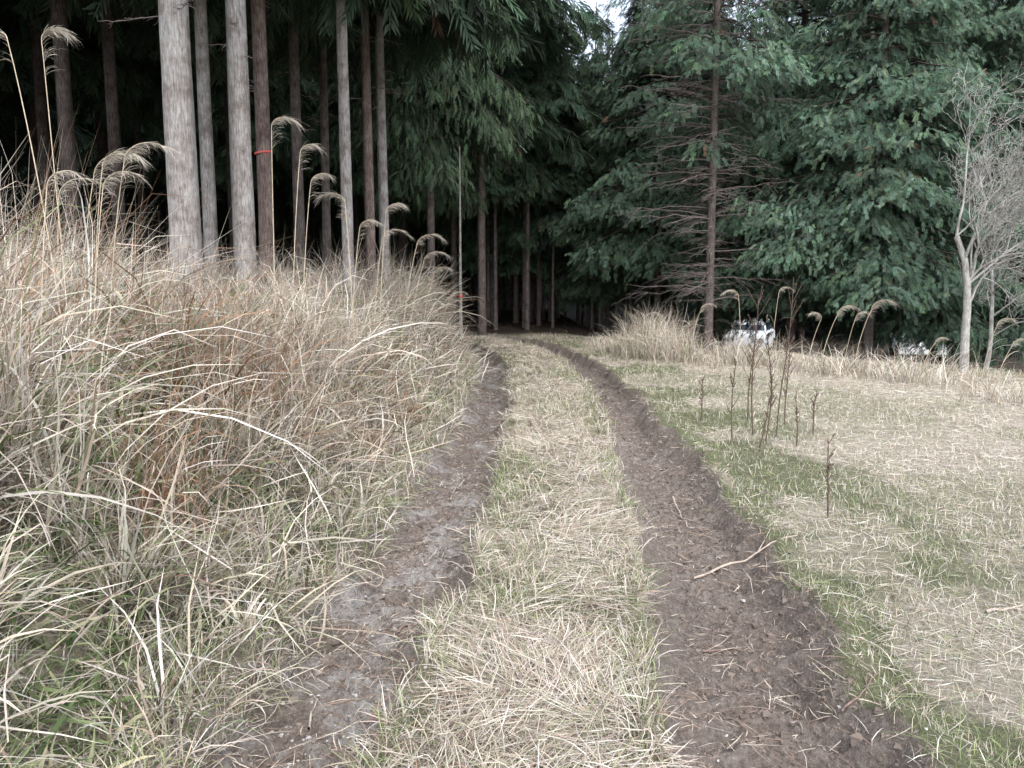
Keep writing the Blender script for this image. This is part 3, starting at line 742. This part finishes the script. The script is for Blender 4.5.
ST = [
 ('tall seed stalk leaning left into the top left corner', 68, 3.6, 24, 36, -.09, 1.2),
 ('tall upright seed stalk with plume near the top left', 72, 3.9, 71, 44, .12, 1.3),
 ('arching seed plume in front of the thickest pale trunk, outermost', 104, 3.9, 144, 166, .24, 1.1),
 ('arching seed plume just inside the outermost one by the thickest trunk', 92, 4.1, 124, 172, .22, 1.0),
 ('low arching seed plume left of the thickest trunk', 84, 3.7, 104, 188, .22, .9),
 ('seed plume with the widest arch left of the thickest trunk', 70, 4.3, 96, 176, .34, 1.0),
 ('seed plume arching over the grass at the left frame edge', 30, 3.3, 46, 186, .20, .8),
 ('dull seed plume low in front of the dark brown trunk', 60, 4.5, 80, 200, .26, .8),
 ('tall double bent seed plume beside the red banded trunk', 276, 5.6, 281, 128, .16, 1.2),
 ('seed plume standing right beside the double bent one', 290, 5.9, 304, 152, .17, 1.1),
 ('seed plume drooping before the dark trunk left of the pale slim trunk', 300, 6.2, 315, 184, .22, 1.0),
 ('seed plume drooping left in front of the pale slim trunk', 356, 6.4, 350, 204, -.20, 1.1),
 ('small seed plume between the pale slim trunk and the close pair', 350, 7.2, 364, 230, .22, 1.0),
 ('seed plume in front of the close pair of trunks', 378, 7.4, 390, 214, .24, 1.1),
 ('pale seed plume crossing the foot of the close pair of trunks', 372, 8.0, 384, 240, .26, 1.0),
 ('seed plume drooping right of the close pair of trunks', 398, 8.2, 418, 246, .3, 1.0),
 ('seed plume just before the bank grass thins out', 405, 9.0, 424, 262, .3, 1.0),
 ('low seed plume at the right end of the left bank grass', 418, 9.6, 434, 276, .3, 1.0),
 ('small seed plume low beside the track at the bank end', 436, 11.0, 450, 300, .32, .9),
 ('seed plume beside the rough tussock at the far meadow edge', 655, 13.2, 662, 318, -.25, 1.0),
 ('seed plume left of the bare trunked conifer', 690, 14, 700, 310, .3, 1.1),
 ('pale seed plume right of the bare trunked conifer', 742, 13.0, 738, 296, -.25, 1.3),
 ('seed plume in the middle of the far meadow edge', 772, 12.5, 776, 292, .2, 1.0),
 ('seed plume arching left near the meadow edge under the broad cypress', 808, 12.2, 818, 318, -.25, 1.1),
 ('long seed plume arching right under the broad cypress', 822, 12.0, 838, 314, .34, 1.3),
 ('rightmost long seed plume under the broad cypress', 856, 12.0, 872, 310, .4, 1.4),
 ('upright seed plume between the two long arching ones', 845, 12.3, 852, 318, .24, 1.3),
 ('seed plume left of the crooked bare tree base', 925, 11.6, 940, 344, .24, .9),
 ('seed plume arching right of the crooked bare tree', 985, 11.0, 994, 326, .3, 1.2),
 ('bleached seed plume at the right frame edge', 1000, 10.6, 1010, 346, .26, 1.2),
]
for i, (lab, a, Y, b, c, dr, pl) in enumerate(ST): pampas(lab, a, Y, b, c, dr, 500+i, 3, pl)

# ---------------------------------------------------------------- dead weeds
def weed(lab, px, py, hpx, seed, lean=0):
    rs = RS(seed); x0, y0 = gp(px, py); z0 = H(x0, y0); h = hpx/F*y0
    o = empty('dead_weed', (x0, y0, z0)); tag(o, lab, 'weed')
    S = 9; t = np.linspace(0, 1, S)
    P = np.stack([lean*h*t+.02*h*np.sin(t*4+seed), rs.normal(0, .004, S), h*t-.03*(t == 0)], 1); w = 1.25+.08*max(0, y0-4)
    V, Qd = tubes(P[None], (np.linspace(.0048, .0020, S)*w)[None], 5)
    link('stem', qmesh('stem', V, Qd, None, True, M_weed), None, o)
    PP, RR = [], []
    for j in range(rs.randint(12, 18)):
        k = rs.uniform(.3, .99); b = np.array([np.interp(k, t, P[:, c]) for c in range(3)]); a = rs.uniform(0, 6.283); l = h*rs.uniform(.05, .18)
        u = np.linspace(0, 1, 4); PP.append(b+np.stack([math.cos(a)*l*u*.5, math.sin(a)*l*u*.5, l*u*.9], 1)); RR.append(np.linspace(.0020, .0013, 4)*w)
    V, Qd = tubes(np.array(PP), np.array(RR), 4)
    link('side_shoots', qmesh('shoots', V, Qd, None, True, M_weed), None, o)
    k = 80; ii = rs.randint(0, len(PP), k); B = np.array([PP[i_][3]-(PP[i_][3]-PP[i_][1])*rs.rand() for i_ in ii])
    V, Qd, c = pebbles(B, rs.uniform(.002, .0055, k)*w, np.array([(.14, .105, .085)])*rs.uniform(.6, 1.3, (k, 1)), rs)
    link('seed_heads', qmesh('seeds', V, Qd, c, False, M_litter), None, o)
for i, (lab, px, py, hp, ln) in enumerate([
  ('short dark weed stalk, leftmost of the dead weeds on the meadow', 731, 446, 84, .02),
  ('tall dark weed stalk left of the tallest pair', 754, 440, 140, -.03),
  ('tallest dark weed stalk on the meadow', 779, 442, 158, .03),
  ('brittle weed stalk close left of the tallest one', 766, 448, 66, .05),
  ('short brown weed stalk right of the tallest one', 796, 452, 50, -.04),
  ('solitary brown weed stalk nearest the right rut', 826, 522, 80, .0),
  ('thin weed stalk between meadow centre and cypress shadow', 812, 440, 46, .06),
  ('weed stalk close behind the tall one left of the tallest pair', 748, 424, 90, .04),
  ('weed stalk just right of the tallest one, half its height', 786, 430, 84, -.02),
  ('thin leaning weed stalk at the middle of the weed group', 760, 456, 54, .12),
  ('faint weed stalk at the back of the weed group', 770, 418, 78, -.06),
  ('small weed stalk close to the right rut shoulder', 700, 424, 46, .05)]):
    weed(lab, px, py, hp, 700+i, ln)

# ---------------------------------------------------------------- fallen sticks
def stick(lab, pts, r, seed, mat, fork=False):
    rs = RS(seed); W = [gp(*p, -.03) for p in pts]
    W = np.array(W); n_ = 9; s = np.linspace(0, len(W)-1, n_); i = np.floor(s).astype(int).clip(0, len(W)-2); f = (s-i)[:, None]
    P2 = W[i]*(1-f)+W[i+1]*f; P2 += rs.normal(0, .0035, P2.shape)
    z = height(P2[:, 0], P2[:, 1]); zl = np.linspace(z[0], z[-1], n_); zl += max(0, (z-zl).max()*.7); z = np.maximum(z*.4+zl*.6, z-.01)+r+.003
    c = P2.mean(0); zc = z.mean()
    P = np.stack([P2[:, 0]-c[0], P2[:, 1]-c[1], z-zc], 1)
    tb = [P]; rd = [np.linspace(r, r*.45, n_)]
    if fork:
        d = P[6]-P[3]; pr = np.array([-d[1], d[0], 0.02]); u = np.linspace(0, 1, n_)[:, None]
        tb.append(P[5]+(d*.7+pr*.5)*u); rd.append(np.linspace(r*.5, r*.2, n_))
    V, Qd = tubes(np.array(tb), np.array(rd), 6)
    o = link('fallen_stick', qmesh('stick', V, Qd, None, True, mat), None, None, (c[0], c[1], zc)); tag(o, lab, 'stick')
for i, (lab, pts, r, m, fk) in enumerate([
  ('long pale stick lying across the right shoulder of the right rut', [(694,562),(745,555),(796,548)], .008, M_stick, True),
  ('forked pale twig near the far part of the right rut', [(674,492),(682,508),(690,516)], .007, M_stick, True),
  ('short twig crossing the right rut below the long pale stick', [(700,632),(735,628),(772,634)], .005, M_stick2, False),
  ('pale stick at the right frame edge on the green grass', [(985,632),(1005,630),(1023,626)], .008, M_stick, False),
  ('long bleached stick lying up the left rut, nearest the camera', [(262,668),(280,640),(302,628)], .008, M_stick, False),
  ('curved pale twig at the left side of the left rut', [(352,566),(375,578),(384,570),(372,545)], .005, M_stick, False),
  ('thin pale twig standing along the left rut bottom', [(308,720),(312,690),(318,668)], .005, M_stick, False),
  ('dark twig lying across the middle of the left rut', [(380,622),(405,610),(432,606)], .006, M_stick2, False),
  ('dark stick by the strip of grass at the near left rut', [(365,705),(390,690),(410,660)], .006, M_stick2, True),
  ('twig along the far left rut', [(445,500),(455,480),(470,470)], .006, M_stick, False),
  ('short stick in the left rut beside the bank foot', [(395,508),(405,495),(420,488)], .006, M_stick2, False),
  ('stick tip at the bottom edge in the left rut', [(372,766),(366,752),(358,742)], .008, M_stick, False),
  ('thin dark twig in the right rut near the bottom edge', [(742,700),(770,690),(800,694)], .005, M_stick2, False),
  ('reddish twig in the right rut right of centre near the bottom', [(840,716),(862,706),(878,690)], .005, M_stick2, True)]):
    stick(lab, pts, r, 800+i, m, fk)

# ---------------------------------------------------------------- parked cars behind the trees
M_white = plain('car_white', (.80, .84, .88), .3, .5, .03, 3); M_glass = plain('car_glass', (.05, .07, .09), .08, .6, .1, 3)
M_tyre = plain('car_tyre', (.025, .025, .025), .8, .3); M_rim = plain('car_rim', (.45, .45, .46), .35, .5, .05, 5, .8)
M_lamp = plain('car_lamp', (.55, .08, .06), .2, .5, .05, 3)
def prism(name, prof, w, mat, inset=0, parent=None, y0=0):
    import bmesh
    bm = bmesh.new(); a = []; b_ = []
    for (x, z, k) in prof:
        a.append(bm.verts.new((x, y0-w/2+k, z))); b_.append(bm.verts.new((x, y0+w/2-k, z)))
    n_ = len(prof)
    bm.faces.new(a); bm.faces.new(b_[::-1])
    for i in range(n_): bm.faces.new((a[i], b_[i], b_[(i+1) % n_], a[(i+1) % n_]))
    bmesh.ops.recalc_face_normals(bm, faces=bm.faces)
    if inset: bmesh.ops.bevel(bm, geom=list(bm.edges), offset=inset, segments=2, affect='EDGES')
    me = bpy.data.meshes.new(name); bm.to_mesh(me); bm.free(); me.materials.append(mat)
    return link(name, me, None, parent)
def wheel(parent, x, y):
    def lathe(prof, k=24):
        a = np.linspace(0, 2*math.pi, k, endpoint=False); V = np.array([[(x+r*math.cos(q_), y+yy_, .31+r*math.sin(q_)) for q_ in a] for (r, yy_) in prof]).reshape(-1, 3)
        idx = np.arange(len(prof)*k).reshape(len(prof), k); nx_ = np.roll(idx, -1, 1)
        return V, np.stack([idx[:-1], nx_[:-1], nx_[1:], idx[1:]], -1)
    s = -1 if y < 0 else 1
    V, Qd = lathe([(.2, -.09), (.29, -.1), (.31, -.07), (.31, .07), (.29, .1), (.2, .09)])
    w = link('wheel', qmesh('wheel', V, Qd, None, True, M_tyre), None, parent)
    V, Qd = lathe([(.205, s*.085), (.19, s*.06), (.1, s*.08), (.03, s*.085), (.001, s*.085)])
    link('rim', qmesh('rim', V, Qd, None, True, M_rim), None, w)
def car(lab, px, Y, rz, mat, van=False):
    x = X(px, Y); o = empty('parked_car', (x, Y, H(x, Y)), rz); tag(o, lab, 'car')
    top = 1.75 if van else 1.45
    body = [(-1.9,.28,0),(-1.95,.55,0),(-1.9,.88,.02),(-.95 if not van else -1.45,.98,.02),(1.3,1.0,.02),(1.85,.92,.02),(1.93,.55,0),(1.88,.28,0)]
    prism('body', body, 1.62, mat, .035, o)
    x0 = -1.5 if van else -1.0
    cab = [(x0,.97,.06),(x0+.42,top,.2),(1.15,top,.2),(1.62,.98,.06)]
    prism('roof', cab, 1.6, mat, .03, o)
    for s in (-1, 1):
        def win(a, b, nm='window'):
            def yy_(z): return s*(.80-.06-(z-.97)/(top-.97)*.14+.012)
            V = [(a[0], yy_(1.04), 1.04), (b[0], yy_(1.04), 1.04), (b[1], yy_(top-.1), top-.1), (a[1], yy_(top-.1), top-.1)]
            link(nm, qmesh(nm, np.array(V), np.array([[0, 1, 2, 3]]), None, False, M_glass), None, o)
        win((x0+.13, x0+.42), (x0+.95, x0+.95)); win((x0+1.02, x0+1.02), (1.45, 1.12))
        wheel(o, -1.2, s*.76); wheel(o, 1.2, s*.76)
    for xa, xb, nm in ((x0-.012, x0+.40-.012, 'windscreen'), (1.632, 1.18, 'rear_window')):
        V = [(xa+(.05 if xa < 0 else -.05), -.68, 1.05), (xa+(.05 if xa < 0 else -.05), .68, 1.05), (xb-(.0 if xa < 0 else -.012), .56, top-.06), (xb-(.0 if xa < 0 else -.012), -.56, top-.06)]
        link(nm, qmesh(nm, np.array(V), np.array([[0, 1, 2, 3]]), None, False, M_glass), None, o)
    for s in (-1, 1):
        prism('tail_lamp', [(1.86,.68,0),(1.86,.86,0),(1.93,.84,0),(1.945,.68,0)], .22, M_lamp, .005, o, s*.62)
        prism('headlight', [(-1.96,.62,0),(-1.94,.78,0),(-1.86,.78,0),(-1.86,.62,0)], .3, M_rim, .005, o, s*.6)
car('white car half hidden behind the undergrowth right of the bare trunk', 751, 34, R(66), M_white)
car('white van glimpsed between trunks beside the bare grey tree', 917, 32, R(70), M_white, True)

# ---------------------------------------------------------------- light, world, camera
w = bpy.data.worlds.new('World'); bpy.context.scene.world = w; w.use_nodes = True
nt = w.node_tree; nt.nodes.clear()
sky = nt.nodes.new('ShaderNodeTexSky'); sky.sky_type = 'NISHITA'; sky.sun_disc = False
sky.sun_elevation = R(48); sky.sun_rotation = R(160); sky.air_density = 1.0; sky.dust_density = 3.0
hs = nt.nodes.new('ShaderNodeHueSaturation'); hs.inputs['Saturation'].default_value = .5
bg = nt.nodes.new('ShaderNodeBackground'); bg.inputs[1].default_value = .46
out = nt.nodes.new('ShaderNodeOutputWorld')
nt.links.new(sky.outputs[0], hs.inputs['Color']); nt.links.new(hs.outputs[0], bg.inputs[0]); nt.links.new(bg.outputs[0], out.inputs[0])
sl = bpy.data.lights.new('sun', 'SUN'); sl.energy = 1.5; sl.angle = R(35); sl.color = (1, .99, .98)
so = bpy.data.objects.new('sun', sl); C.objects.link(so); so.location = (3, -5, 12)
so.rotation_euler = (R(42), 0, R(-20))
cd = bpy.data.cameras.new('camera'); cam = bpy.data.objects.new('camera', cd); C.objects.link(cam)
cd.sensor_width = 36; cd.lens = F/1024*36; cd.clip_end = 1500; cd.clip_start = .05
cam.location = (0, 0, CAMZ); cam.rotation_euler = (math.pi/2-PITCH, 0, 0)
bpy.context.scene.camera = cam
vs = bpy.context.scene.view_settings; vs.view_transform = 'Standard'; vs.look = 'None'; vs.exposure = 0; vs.gamma = 1
